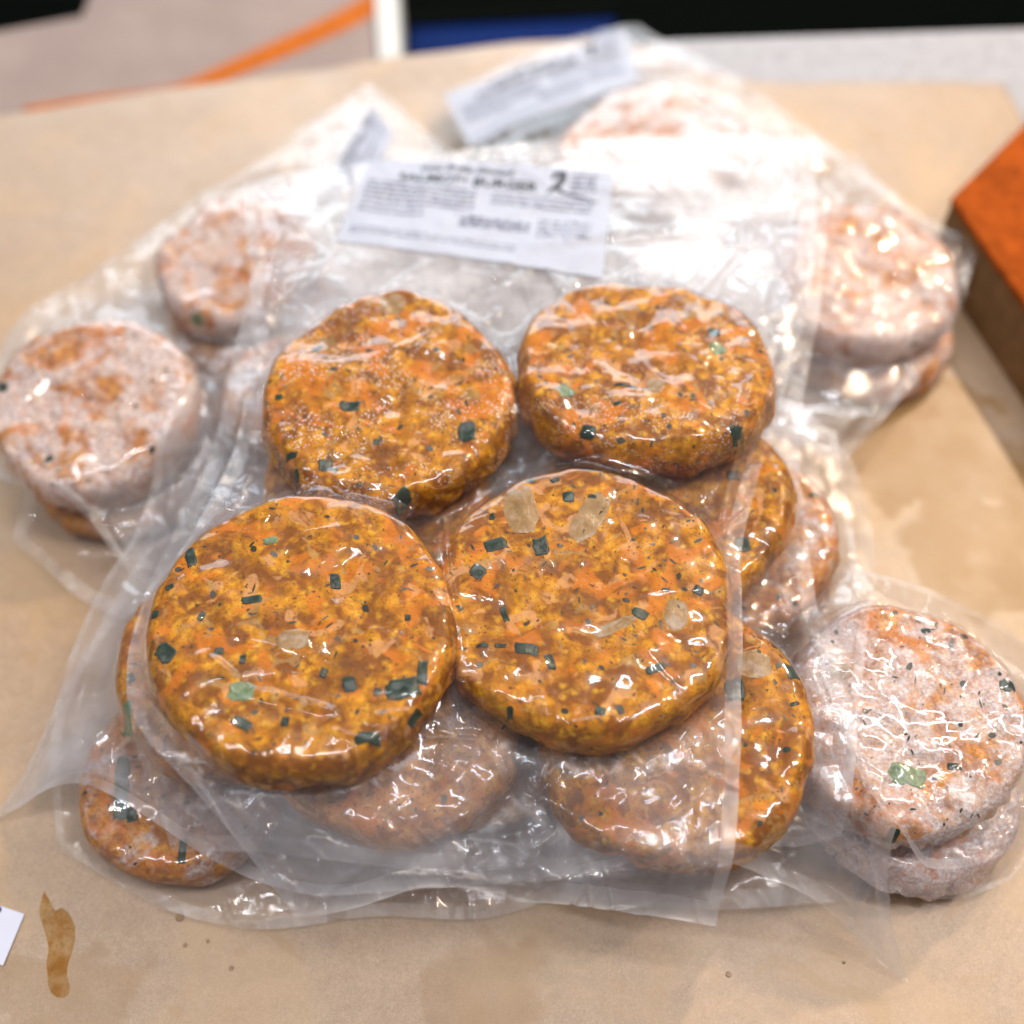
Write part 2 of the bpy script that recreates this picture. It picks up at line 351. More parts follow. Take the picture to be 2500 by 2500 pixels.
# ------------------------------------------------------------------ salmon patties
_pid = [0]
class Patty:
    def __init__(s, px, py, dpx, T=2.3, shape=None, tilt=None, lump=1.4, sink=.25, chunk=0.0):
        s.T = T; s.seed = _pid[0] = _pid[0] + 1; s.lump = lump; s.chunk = chunk
        s.shape = np.array(shape if shape else 1 + .035 * rng.standard_normal(10))
        z = 4.0
        for it in range(6):
            zt = z + T; c = P(px, py, zt); dcam = (H - zt) / (sT + (py - 1250) / F * cT)
            R = .5 * dpx * dcam / F
            k = max(0, int((c[0] - R - RX0) / RS)); m = ((GX - c[0]) ** 2 + (GY - c[1]) ** 2) < (.82 * R) ** 2
            x = GX[m] - c[0]; y = GY[m] - c[1]; zz = S[m]
            if tilt is None:
                A = np.stack([x, y, np.ones_like(x)], 1); q = np.linalg.lstsq(A, zz, rcond=None)[0]
                a, b = np.clip(q[:2], -.16, .16)
            else: a, b = tilt
            r = zz - a * x - b * y
            c0 = np.percentile(r, 97) - sink * 0
            z = .5 * z + .5 * c0 if it < 4 else c0
        s.R = R; s.n = np.array([-a, -b, 1.0]); s.n /= np.linalg.norm(s.n)
        s.ex = np.array([1.0, 0.0, float(a)]); s.ex /= np.linalg.norm(s.ex); s.ey = np.cross(s.n, s.ex)
        s.c = np.array([c[0], c[1], c0 + .06])
    def rad(s, th):
        k = len(s.shape); t = (np.asarray(th) / (2 * math.pi) * k) % k; i = t.astype(int); f = t - i; f = f * f * (3 - 2 * f)
        lo = s.shape[i % k] * (1 - f) + s.shape[(i + 1) % k] * f
        return s.R * lo * (1 + .018 * vnoise(np.cos(th) * 2 + 9, np.sin(th) * 2 + 9, s.seed) + .015 * vnoise(np.cos(th) * 7 + 9, np.sin(th) * 7 + 9, s.seed))
    def htop(s, lx, ly):
        th = np.arctan2(ly, lx); r = np.hypot(lx, ly); R = s.rad(th)
        rc = .80; q = np.clip((r - (R - rc)) / rc, 0, 1)
        base = s.T * (.52 + .48 * np.sqrt(np.clip(1 - q ** 2.2, 0, 1)))
        w_ = sstep(0, .5, R - r)
        b = .17 * s.lump * fbm(lx / 2.1, ly / 2.1, s.seed + 5, 3) + .05 * s.lump * vnoise(lx / .5, ly / .5, s.seed + 9)
        return base + b * w_ + .06 * (1 - (r / s.R) ** 2)
    def world(s, lx, ly, h):
        return s.c + lx[..., None] * s.ex + ly[..., None] * s.ey + h[..., None] * s.n
    def raster(s, O):
        i0 = max(0, int((s.c[0] - s.R * 1.25 - RX0) / RS)); i1 = min(NX, int((s.c[0] + s.R * 1.25 - RX0) / RS))
        j0 = max(0, int((s.c[1] - s.R * 1.25 - RY0) / RS)); j1 = min(NY, int((s.c[1] + s.R * 1.25 - RY0) / RS))
        if i1 <= i0 or j1 <= j0: return
        x = GX[i0:i1, j0:j1] - s.c[0]; y = GY[i0:i1, j0:j1] - s.c[1]; h = np.full(x.shape, s.T)
        M = np.array([[s.ex[0], s.ey[0]], [s.ex[1], s.ey[1]]]); Mi = np.linalg.inv(M)
        for k in range(3):
            rx = x - h * s.n[0]; ry = y - h * s.n[1]
            lx = Mi[0, 0] * rx + Mi[0, 1] * ry; ly = Mi[1, 0] * rx + Mi[1, 1] * ry
            h = s.htop(lx, ly)
        ins = np.hypot(lx, ly) < s.rad(np.arctan2(ly, lx))
        wz = s.c[2] + lx * s.ex[2] + ly * s.ey[2] + h * s.n[2]
        O[i0:i1, j0:j1] = np.where(ins, np.maximum(O[i0:i1, j0:j1], wz), O[i0:i1, j0:j1])
    def local_at_px(s, px, py):
        """where the sight line through a pixel meets the patty's top (local lx, ly)"""
        z = s.c[2] + s.T
        for k in range(5):
            w3 = P(px, py, z); d = w3 - s.c
            lx = d @ s.ex; ly = d @ s.ey
            r = math.hypot(lx, ly); Rm = float(s.rad(math.atan2(ly, lx))) * .97
            if r > Rm: lx *= Rm / r; ly *= Rm / r
            z = s.world(np.array(lx), np.array(ly), s.htop(np.array(lx), np.array(ly)))[2]
        return lx, ly
    def build(s, label, group, frost=.0, specks=.0, res=1.0):
        root = thing('salmon_patty', label, 'patty', s.c, group); s.root = root
        nt = int(220 * res); nr = int(56 * res)
        th = np.linspace(0, 2 * math.pi, nt, endpoint=False)
        rings = []
        R = s.rad(th)
        rr = np.sqrt(np.linspace(0.0005, 1, nr))
        rr = 1 - (1 - np.linspace(0.01, 1, nr)) ** 1.35
        for q in rr[:-1]:
            lx = np.cos(th) * R * q; ly = np.sin(th) * R * q; rings.append(np.stack([lx, ly, s.htop(lx, ly)], 1))
        for k in range(7):      # side, lower rounding
            a = k / 6.0
            h = s.T * .52 * (1 - a) ** 1.0 + .0; rq = 1 - .012 * a - .10 * a ** 4
            lump = .09 * s.lump * vnoise(th * s.R / .8, a * 2.5 + 0 * th, s.seed + 2)
            if s.chunk: lump = lump + s.chunk * (.55 - ridged(th * s.R / 1.1, a * 2.2 + 0 * th, s.seed + 4, 1))
            lx = np.cos(th) * (R * rq + lump); ly = np.sin(th) * (R * rq + lump)
            rings.append(np.stack([lx, ly, np.full(nt, max(h, .03))], 1))
        L = np.concatenate([np.array([[0, 0, float(s.htop(np.zeros(1), np.zeros(1))[0])]])] + rings + [np.array([[0, 0, .03]])])
        V = s.world(L[:, 0], L[:, 1], L[:, 2])
        m = len(rings); Fc = []
        i = np.arange(nt); j = (i + 1) % nt
        for k in range(m - 1):
            Fc.append(np.stack([1 + k * nt + i, 1 + (k + 1) * nt + i, 1 + (k + 1) * nt + j, 1 + k * nt + j], 1))
        Fc = [list(f) for f in np.concatenate(Fc)]
        Fc += [[0, 1 + int(a), 1 + int(b)] for a, b in zip(i, j)]
        e = len(V) - 1; b0 = 1 + (m - 1) * nt
        Fc += [[e, b0 + int(b), b0 + int(a)] for a, b in zip(i, j)]
        o = mesh_from('meat', V, Fc, MEAT, root, s.c)
        o['seed'] = float(s.seed) * 1.37 + (5.3 if frost == .62 else 0); o['frost'] = float(frost); o['specks'] = float(specks)
        s.meat = o
        return s
    def patch(s, name, lx, ly, L, W, rot, mat, proud=.03, bend=0.0, wob=.09, e=5.0, label=None):
        """a leaf-like piece lying in the patty's surface: domed little slab that follows the relief"""
        n = 18; a = np.linspace(0, 2 * math.pi, n, endpoint=False)
        cx = np.sign(np.cos(a)) * np.abs(np.cos(a)) ** (2 / e); cy_ = np.sign(np.sin(a)) * np.abs(np.sin(a)) ** (2 / e)
        wv = 1 + wob * rng.standard_normal(n)
        V = []
        for q, hgt in ((0, 1.0), (.25, 1.0), (.5, 1.0), (.72, 1.0), (.9, .9), (1.0, -.6)):
            if q == 0: X = np.zeros(1); Y = np.zeros(1)
            else: X = cx * q * L / 2 * wv; Y = cy_ * q * W / 2 * wv + bend * (cx * q) ** 2 * L
            gx = lx + X * math.cos(rot) - Y * math.sin(rot); gy = ly + X * math.sin(rot) + Y * math.cos(rot)
            V.append(s.world(gx, gy, s.htop(gx, gy) + proud * hgt + .015 + .02 * vnoise(gx * 6, gy * 6, 3)))
        V = np.concatenate(V); Fc = [[0, 1 + k, 1 + (k + 1) % n] for k in range(n)]
        for r in range(4):
            b = 1 + r * n
            Fc += [[b + k, b + n + k, b + n + (k + 1) % n, b + (k + 1) % n] for k in range(n)]
        o = mesh_from(name, V, Fc, mat, s.root, tuple(V[0])); o['seed'] = float(rng.random() * 9)
        if label: o['label'] = label
        return o
    def flecks(s, n, mat=FLECK, smin=.07, smax=.48):
        Vs = []; Fs = []; k = 0
        for i in range(n):
            r = s.R * .95 * math.sqrt(rng.random()); th = rng.random() * 6.283
            lx, ly = r * math.cos(th), r * math.sin(th)
            L = smin + (smax - smin) * rng.random() ** 2.5; W = .035 + .07 * rng.random(); ro = rng.random() * 3.14
            if rng.random() < .3: W = L * .6
            ca, sa = math.cos(ro), math.sin(ro); jj = .3 * rng.standard_normal(6)
            pts = [(-L / 2, 0), (-L / 6, W / 2 * (1 + jj[0])), (L / 4, W / 2 * (1 + jj[1])), (L / 2, W * jj[2] * .3), (L / 6, -W / 2), (-L / 4, -W / 2 * (1 + jj[3]))]
            X = np.array([lx + p * ca - q * sa for p, q in pts]); Y = np.array([ly + p * sa + q * ca for p, q in pts])
            Vs.append(s.world(X, Y, s.htop(X, Y) + .022)); Fs.append(list(range(k, k + 6))); k += 6
        o = mesh_from('herb_flecks', np.concatenate(Vs), Fs, mat, s.root, s.c); o['kind'] = 'stuff'; o['seed'] = 1.0

# ------------------------------------------------------------------ vacuum bags
def polyline(pts, n):
    p = np.array(pts, float); d = np.r_[0, np.cumsum(np.linalg.norm(np.diff(p, axis=0), axis=1))]
    t = np.linspace(0, d[-1], n); q = np.stack([np.interp(t, d, p[:, k]) for k in range(p.shape[1])], 1)
    w_ = max(1, n // (len(pts) * 3))              # round the polyline's corners, ends kept
    if len(pts) > 2:
        for it in range(3):
            ker = np.ones(2 * w_ + 1) / (2 * w_ + 1)
            e = np.stack([np.convolve(np.r_[2 * q[0, k] - q[w_:0:-1, k], q[:, k], 2 * q[-1, k] - q[-2:-w_ - 2:-1, k]], ker, 'valid') for k in range(q.shape[1])], 1)
            q = e
    return q
class Bag:
    """outline sides as lists of (px, py, z): top L->R, right T->B, bottom L->R, left T->B"""
    def __init__(s, top, right, bottom, left, patties, step=.16, droop=.10, seed=1, wr=1.0, creases=60, seam=.9, press=.010, iters=260, lift=.3, milk=0.0, milk_v=.4, milk2=.02, crk=1.0, under=True, milk_b=0.0, folds=()):  # milk, milk_v: window sheen painted on the flap; milk2, milk_b: film milkiness
        global S
        s.milk_b = milk_b; s.milk, s.milk_v, s.milk2, s.crk, s.under = milk, milk_v, milk2, crk, under
        s.patties = patties; s.seed = seed
        W_ = lambda L: [tuple(P(*p)) for p in L]
        T_, R_, B_, L_ = map(W_, (top, right, bottom, left))
        ln = lambda q: sum(math.dist(q[i], q[i + 1]) for i in range(len(q) - 1))
        nu = int(max(ln(T_), ln(B_)) / step) + 2; nv = int(max(ln(L_), ln(R_)) / step) + 2
        s.nu, s.nv = nu, nv
        t, b, l, r = polyline(T_, nu), polyline(B_, nu), polyline(L_, nv), polyline(R_, nv)
        u = np.linspace(0, 1, nu)[:, None, None]; v = np.linspace(0, 1, nv)[None, :, None]
        C = (1 - v) * t[:, None] + v * b[:, None] + (1 - u) * l[None] + u * r[None] - \
            ((1 - u) * (1 - v) * t[0] + u * (1 - v) * t[-1] + (1 - u) * v * b[0] + u * v * b[-1])
        X, Y = C[..., 0], C[..., 1]; ZG = C[..., 2]
        s.X, s.Y = X, Y
        low = dilate(S); s.low = low
        O = S.copy()
        for p in patties: p.raster(O)
        Od = dilate(O)
        for _ in range(3):
            Q = Od.copy(); Q[1:-1, 1:-1] = (4 * Od[1:-1, 1:-1] + 2 * (Od[2:, 1:-1] + Od[:-2, 1:-1] + Od[1:-1, 2:] + Od[1:-1, :-2]) + Od[2:, 2:] + Od[2:, :-2] + Od[:-2, 2:] + Od[:-2, :-2]) / 16
            Od = Q
        su = samp(low, X, Y) + .03
        # distance to patties
        d = np.full(X.shape, 99.); d2 = np.full(X.shape, 99.); th = np.zeros(X.shape); zr = np.zeros(X.shape); ws = np.zeros(X.shape)
        for k, p in enumerate(patties):
            dd = np.hypot(X - p.c[0], Y - p.c[1]) - p.R
            nn = dd < d; d2 = np.where(nn, d, np.minimum(d2, dd)); th = np.where(nn, np.arctan2(Y - p.c[1], X - p.c[0]) + k * 2.1, th); d = np.minimum(d, dd)
            ww = 1 / (np.maximum(dd, .05) + .3) ** 2; zr += ww * (p.c[2] + .30 * p.T); ws += ww
        zr /= ws; dp = np.maximum(d, 0); s.d = d
        # hanging flap: leaves the patties, follows the corner heights given in the outline further out
        blend = sstep(.3, 6.0, dp)
        flap = zr * (1 - blend) + ZG * blend
        wavy = fbm(X / 4.5, Y / 4.5, seed + 20, 3)
        flap = flap + lift * wavy * sstep(.4, 5, dp)
        lo = np.maximum(su, flap)
        ob = samp(Od, X, Y) + .085
        obt = np.maximum(lo, ob)
        h = obt.copy(); hb = lo.copy()
        for it in range(iters):
            a = np.pad(h, 1, mode='edge'); m = .25 * (a[2:, 1:-1] + a[:-2, 1:-1] + a[1:-1, 2:] + a[1:-1, :-2]) - press * step / .12
            h = np.maximum(obt, m)
            if it < 60:
                a = np.pad(hb, 1, mode='edge'); m = .25 * (a[2:, 1:-1] + a[:-2, 1:-1] + a[1:-1, 2:] + a[1:-1, :-2]) - press * 1.5
                hb = np.maximum(su, m)
        # creases: long random folds plus folds that radiate from each patty
        wz = np.zeros(X.shape)
        out = sstep(-.1, .35, d)
        medial = sstep(0, .8, d2 - d) if len(patties) > 1 else 1.0
        rad = ridged(th * 3.1, dp * .22 + 3, seed + 31, 2) - .45
        wz += .24 * wr * rad * out * sstep(5.5, .6, dp) * medial
        wz += .14 * wr * (ridged(X / 2.6 + .5 * fbm(X / 3, Y / 3, seed, 2), Y / 4.2, seed + 40, 3) - .4) * out
        cr = np.zeros(X.shape)
        for pts, fw, fa in folds:
            q = np.array([P(*a_)[:2] for a_ in pts]); best = np.full(X.shape, 99.); tt = np.zeros(X.shape); nseg = len(q) - 1
            for g in range(nseg):
                ab = q[g + 1] - q[g]; tq = np.clip(((X - q[g][0]) * ab[0] + (Y - q[g][1]) * ab[1]) / (ab @ ab), 0, 1)
                dq = np.hypot(X - q[g][0] - tq * ab[0], Y - q[g][1] - tq * ab[1]); mm_ = dq < best
                tt = np.where(mm_, (g + tq) / nseg, tt); best = np.minimum(best, dq)
            taper = np.sin(np.clip(tt, .02, .98) * math.pi) ** .5
            wz += fa * taper * np.clip(1 - best / fw, 0, 1) ** 1.5
        r2 = np.random.default_rng(seed * 11 + 3)
        for k in range(creases):
            i = r2.integers(0, nu); j = r2.integers(0, nv); cx, cyy = X[i, j], Y[i, j]
            ang = r2.random() * 6.283; Lh = 2.6 * (.35 + r2.random()); wd = .09 + .16 * r2.random(); cur = r2.normal() * .07
            m = (np.abs(X - cx) < Lh) & (np.abs(Y - cyy) < Lh)
            if not m.any(): continue
            ax = (X[m] - cx) * math.cos(ang) + (Y[m] - cyy) * math.sin(ang); ay = -(X[m] - cx) * math.sin(ang) + (Y[m] - cyy) * math.cos(ang)
            ay = ay + cur * ax ** 2
            pr = np.clip(1 - np.abs(ay) / (wd * (1 - .5 * np.abs(ax) / Lh)), 0, 1) * np.clip(1 - (ax / Lh) ** 2, 0, 1)
            on = np.where(d[m] < 0, .040, .23)
            cr[m] = np.maximum(cr[m], pr ** 1.3 * on * (.5 + .7 * r2.random()))
        onp = 1 - out
        wz += cr * wr + onp * wr * .006 * (ridged(X / 1.1, Y / .8, seed + 50, 2))
        h = np.maximum(h + wz, np.maximum(ob - .01, su + .02))
        hb = np.minimum(np.maximum(hb + .4 * wz * out, su), h - .02)
        # never let the underside rise into a patty
        for p in patties:
            ins = np.hypot(X - p.c[0], Y - p.c[1]) < p.R * 1.02
            und = p.c[2] + (X - p.c[0]) * (-p.n[0] / p.n[2]) + (Y - p.c[1]) * (-p.n[1] / p.n[2]) - .02
            hb = np.where(ins, np.minimum(hb, und), hb)
        # at the heat-sealed rim the two sheets become one
        k = max(2, int(seam / step)); s.k = k
        e = np.minimum.reduce([np.arange(nu)[:, None] + 0 * X, (nu - 1 - np.arange(nu))[:, None] + 0 * X, (nv - 1 - np.arange(nv))[None, :] + 0 * X, np.arange(nv)[None, :] + 0 * X])
        wr_ = sstep(k * 1.0, k * 2.2, e)
        hb = h - .035 - (h - .035 - hb) * wr_
        s.h, s.hb = h, hb
        i = np.clip(((X - RX0) / RS).round().astype(int), 0, NX - 1); j = np.clip(((Y - RY0) / RS).round().astype(int), 0, NY - 1)
        N = S.copy(); np.maximum.at(N, (i.ravel(), j.ravel()), h.ravel())
        N = np.maximum(N, O)
        # fill raster holes between grid samples
        filled = np.zeros(S.shape, bool); filled[i, j] = True
        D = dilate(np.where(filled, N, -9)); N = np.where(~filled & (D > -5), np.maximum(N, np.minimum(D, N + 9)), N)
        S = N
        s.root = None
    def z_at(s, x, y):
        return samp(S, x, y)
    def build(s, label, group):
        nu, nv, k = s.nu, s.nv, s.k; X, Y, h, hb = s.X, s.Y, s.h, s.hb
        c = (float(X.mean()), float(Y.mean()), float(hb.min()))
        root = thing('vacuum_bag', label, 'bag', c, group); s.root = root
        vv = np.linspace(0, 1, nv)[None, :] + 0 * X
        nz = .45 + .9 * sstep(-.35, .4, fbm(X / 2.2, Y / 2.2, s.seed + 60, 4))
        uu = np.linspace(0, 1, nu)[:, None] + 0 * X
        glare_haze = s.milk * sstep(0, .22, uu) * sstep(1, .86, uu) * sstep(s.milk_v, s.milk_v - .18, vv) * sstep(-.1, 1.2, s.d) + s.milk2 * sstep(0, .6, s.d) + s.milk_b * sstep(.70, .86, vv) * sstep(.3, 1.5, s.d)  # first term: window sheen over frosty flap film, painted in as milkiness
        ck = (1 - .6 * sstep(.05, .3, glare_haze)) * np.where(s.d < 0, .10 + .9 * sstep(.12, .5, fbm(X / 2.4, Y / 2.4, s.seed + 70, 3)) * np.minimum(1.2, s.crk * (1 + 5 * sstep(27, 31, Y))), .35 + .65 * sstep(-.1, .4, fbm(X / 2.8, Y / 2.8, s.seed + 71, 3)))
        def part(name, sl, Z, mat, hz=0.0):
            x, y, z = X[sl], Y[sl], Z[sl]
            V = np.stack([x, y, z], -1).reshape(-1, 3)
            o = mesh_from(name, V, gridfaces(*x.shape), mat, root, c, attrs={'haze_and_glare': np.clip((hz + glare_haze[sl]) * nz[sl], 0, .9), 'crinkle': ck[sl]})
            o['seed'] = float(s.seed); return o
        inn = (slice(k, nu - k), slice(k, nv - k))
        part('top_film', inn, h, FILM, .006)
        if s.under: part('bottom_film', (slice(k, nu - k, 2), slice(k, nv - k, 2)), hb, FILM_BOT, .03)
        hm = h
        part('sealed_seam', (slice(0, k + 1), slice(0, nv)), hm, SEAM, .17)
        part('sealed_seam', (slice(nu - k - 1, nu), slice(0, nv)), hm, SEAM, .17)
        part('sealed_seam', (slice(k, nu - k), slice(0, k + 1)), hm, SEAM, .17)
        part('sealed_seam', (slice(k, nu - k), slice(nv - k - 1, nv)), hm, SEAM, .17)
        return s

# ------------------------------------------------------------------ the pile, from the table up
NFROST, NORANGE = 'frosted salmon patties in the lower packs', 'bright orange salmon patties in the upper packs'
NB = 'clear vacuum bags of salmon patties in the pile'

# -- lowest layer
l1 = [Patty(300, 1085, 470), Patty(620, 760, 420)]
L1 = Bag([(560, 560, 1), (950, 700, 2)], [(950, 700, 2), (620, 1480, 2)], [(40, 1330, .3), (260, 1520, .3), (620, 1480, 1)], [(560, 560, 1), (180, 830, .5), (40, 1330, .3)], l1, seed=2, step=.2, creases=25, under=False)
cc = [Patty(445, 1882, 510, shape=[1, 1.02, 1.0, .98, 1, 1.03, 1.02, 1, 1.03, 1]), Patty(745, 1290, 520), Patty(1300, 1250, 520), Patty(1000, 1760, 520)]
C = Bag([(520, 1010, 2), (1500, 1010, 2)], [(1500, 1010, 2), (1560, 1500, 1), (1480, 2150, .4)],
        [(150, 2075, .5), (400, 2235, .2), (640, 2285, .5), (900, 2230, .3), (1180, 2260, .3), (1480, 2150, .4)],
        [(520, 1010, 2), (330, 1400, 1), (130, 1700, .6), (125, 1920, .4), (150, 2075, .5)], cc, seed=3, step=.13, creases=110, seam=.6, folds=[([(590, 1900, 3), (560, 2060, 2.2), (570, 2150, 1.5)], .5, .8), ([(780, 1980, 2), (840, 2150, 1), (820, 2260, .5)], .5, .9), ([(700, 1930, 2.5), (640, 2060, 2)], .3, .5), ([(930, 2050, 1), (1000, 2180, .6)], .3, .5)])
hh = [Patty(1770, 1330, 540), Patty(1700, 1830, 560)]
Hb = Bag([(1480, 1000, 2), (2060, 1060, 1)], [(2060, 1060, 1), (2140, 1300, .3), (2110, 1700, .3), (2120, 2200, .2)],
         [(1380, 2200, .3), (1750, 2240, .3), (2120, 2200, .2)], [(1480, 1000, 2), (1380, 2200, .3)], hh, seed=4, step=.2, creases=30, under=False)
e0 = [Patty(2120, 770, 430), Patty(1640, 440, 400)]
E0 = Bag([(1300, 330, 1), (1700, 250, .5), (2100, 380, .4)], [(2100, 380, .4), (2330, 640, .4), (2290, 900, .3), (2070, 1010, .3)],
         [(1500, 900, 2), (1800, 1000, 1), (2070, 1010, .3)], [(1300, 330, 1), (1500, 900, 2)], e0, seed=5, step=.2, creases=25, under=False)
f0 = [Patty(2228, 1862, 590, T=2.6, chunk=.5, lump=2.0)]
F0 = Bag([(1930, 1560, .6), (2200, 1540, .4), (2600, 1700, .3)], [(2600, 1700, .3), (2520, 2080, .3), (2440, 2170, .2)],
         [(1980, 2120, .4), (2120, 2230, .2), (2300, 2230, .2), (2440, 2170, .2)], [(1930, 1560, .6), (1930, 1900, .6), (1980, 2120, .4)], f0, seed=6, step=.2, creases=25, seam=.6)
# -- second layer
dd = [Patty(228, 955, 505, T=3.0, lump=1.6, tilt=(.02, .20)), Patty(575, 615, 400, T=2.4, lump=1.6, tilt=(-.06, .12)), Patty(745, 950, 440)]
D = Bag([(900, 205, 2.2), (1180, 430, 4)], [(1180, 430, 4), (900, 1100, 5), (470, 1470, 1.5)],
        [(-50, 1150, 3.0), (60, 1230, 3), (230, 1290, 2.5), (330, 1440, 1.5), (470, 1470, 1.5)], [(900, 205, 2.2), (560, 440, 3), (290, 650, 3), (20, 760, 3.5), (-50, 1150, 3)], dd, seed=7, step=.14, creases=60, seam=.7, milk2=.10, folds=[([(10, 1150, 3), (130, 1235, 3), (255, 1290, 3)], .5, .8), ([(440, 1010, 5), (420, 1300, 3.5)], .4, .6), ([(250, 1320, 2), (330, 1440, 2)], .4, .6)])
ee = [Patty(2115, 655, 460, T=2.5, lump=1.8, tilt=(0, .10)), Patty(1600, 340, 460, T=2.3, lump=1.5)]
E = Bag([(1080, 230, 2.0), (1300, 120, 2.0), (1560, 60, 1.8)], [(1560, 60, 1.8), (1800, 190, 3), (2090, 400, 4), (2300, 560, 4.2), (2390, 590, 4.0)],
        [(2060, 1130, 2), (2200, 990, 3), (2330, 800, 3.5), (2390, 590, 4)], [(1080, 230, 2), (1250, 600, 4), (1700, 1000, 4), (2060, 1130, 2)], ee, seed=8, step=.16, creases=60, seam=.7, milk2=.09)
# E's corners run label end -> near tip; its bottom side is the photographed lower-right edge
ff = [Patty(2225, 1722, 590, T=2.7, lump=1.7, tilt=(.02, .14), chunk=.3)]
Fb = Bag([(1935, 1385, 3.2), (2200, 1440, 4.0), (2450, 1560, 3.8), (2620, 1700, 3)], [(2620, 1700, 3), (2540, 1960, 2.5), (2470, 2090, 1.5)],
         [(2060, 2060, 1.5), (2180, 2200, .9), (2330, 2180, 1), (2470, 2090, 1.5)], [(1935, 1385, 3.2), (1930, 1700, 3), (2000, 1930, 2), (2060, 2060, 1.5)], ff, seed=9, step=.13, creases=60, seam=.5)
mm = [Patty(560, 1600, 590, T=2.4), Patty(1160, 1715, 560), Patty(1770, 1300, 560, T=2.4), Patty(1730, 1750, 560), Patty(1180, 1150, 500)]
M = Bag([(500, 950, 5), (1200, 900, 6), (2040, 1050, 4.5)], [(2040, 1050, 4.5), (2090, 1380, 3.5), (2050, 1700, 3.5), (2010, 2100, 2)],
        [(-40, 2010, .5), (200, 1900, 2.8), (430, 2060, 2.6), (640, 2200, .9), (1100, 2200, 1), (1500, 2150, 2.0), (2010, 2100, 2)], [(500, 950, 5), (330, 1300, 4), (190, 1560, 3.6), (160, 1780, 2.8), (-40, 2010, .5)], mm, seed=10, step=.15, creases=110, seam=.5, milk2=.09, milk_b=.14)
# -- third and top
bb = [Patty(905, 1200, 600, T=2.4), Patty(1625, 1215, 610, T=2.4), Patty(950, 1700, 650, T=2.2), Patty(1660, 1760, 690, T=2.3)]
B = Bag([(620, 640, 8), (1300, 560, 8), (2025, 500, 8)], [(2025, 500, 8), (2000, 800, 8), (1945, 1010, 8), (1990, 1480, 7), (2040, 1850, 5), (2220, 2400, .6)],
        [(420, 2080, 4), (900, 2170, 4), (1300, 2190, 3.5), (1760, 2190, 3), (2060, 2290, 1.2), (2220, 2400, .6)], [(620, 640, 8), (520, 1100, 7.5), (280, 1600, 6.5), (420, 2080, 4)], bb, seed=12, step=.14, creases=110, seam=.9, folds=[([(1960, 1700, 6), (2040, 2000, 3), (2150, 2200, 1.5)], .5, .6), ([(1900, 2050, 4), (2060, 2120, 3)], .3, .5), ([(1920, 1500, 7), (1880, 1400, 7.5)], .25, .35)], milk=.40, milk_v=.36, milk2=.05, crk=.6)  # milk, milk_v: painted window sheen on the flap
SH1 = [1.0, 1.02, 1.0, .985, 1.06, .99, 1.0, 1.0, 1.0, .99, .98, 1.0]
SH2 = [.99, 1.03, 1.02, .97, 1.0, 1.05, 1.0, 1.0, .96, .98, 1.04, 1.0]
aa = [Patty(948, 945, 630, T=2.6, shape=[1.0, .98, 1.0, 1.07, .985, .99, 1.0, 1.01, 1.02, 1.0, .97, .99], tilt=(0, .03), lump=1.8),
      Patty(1577, 880, 625, T=2.6, shape=[1.02, 1.04, .93, .90, .97, 1.03, 1.0, 1.03, .98, .93, .99, 1.04], tilt=(.01, -.06), lump=1.5),
      Patty(728, 1512, 768, T=2.4, shape=[1.0, .99, 1.0, 1.0, 1.01, 1.0, .99, .98, .99, 1.02, 1.06, 1.02], tilt=(.02, .01)),
      Patty(1428, 1438, 742, T=2.4, shape=[1.0, 1.0, .99, 1.0, 1.01, 1.0, 1.0, 1.01, .99, 1.01, 1.0, 1.0], tilt=(-.01, .03))]
for p in aa: print('top patty', p.c.round(2), round(p.R, 2))
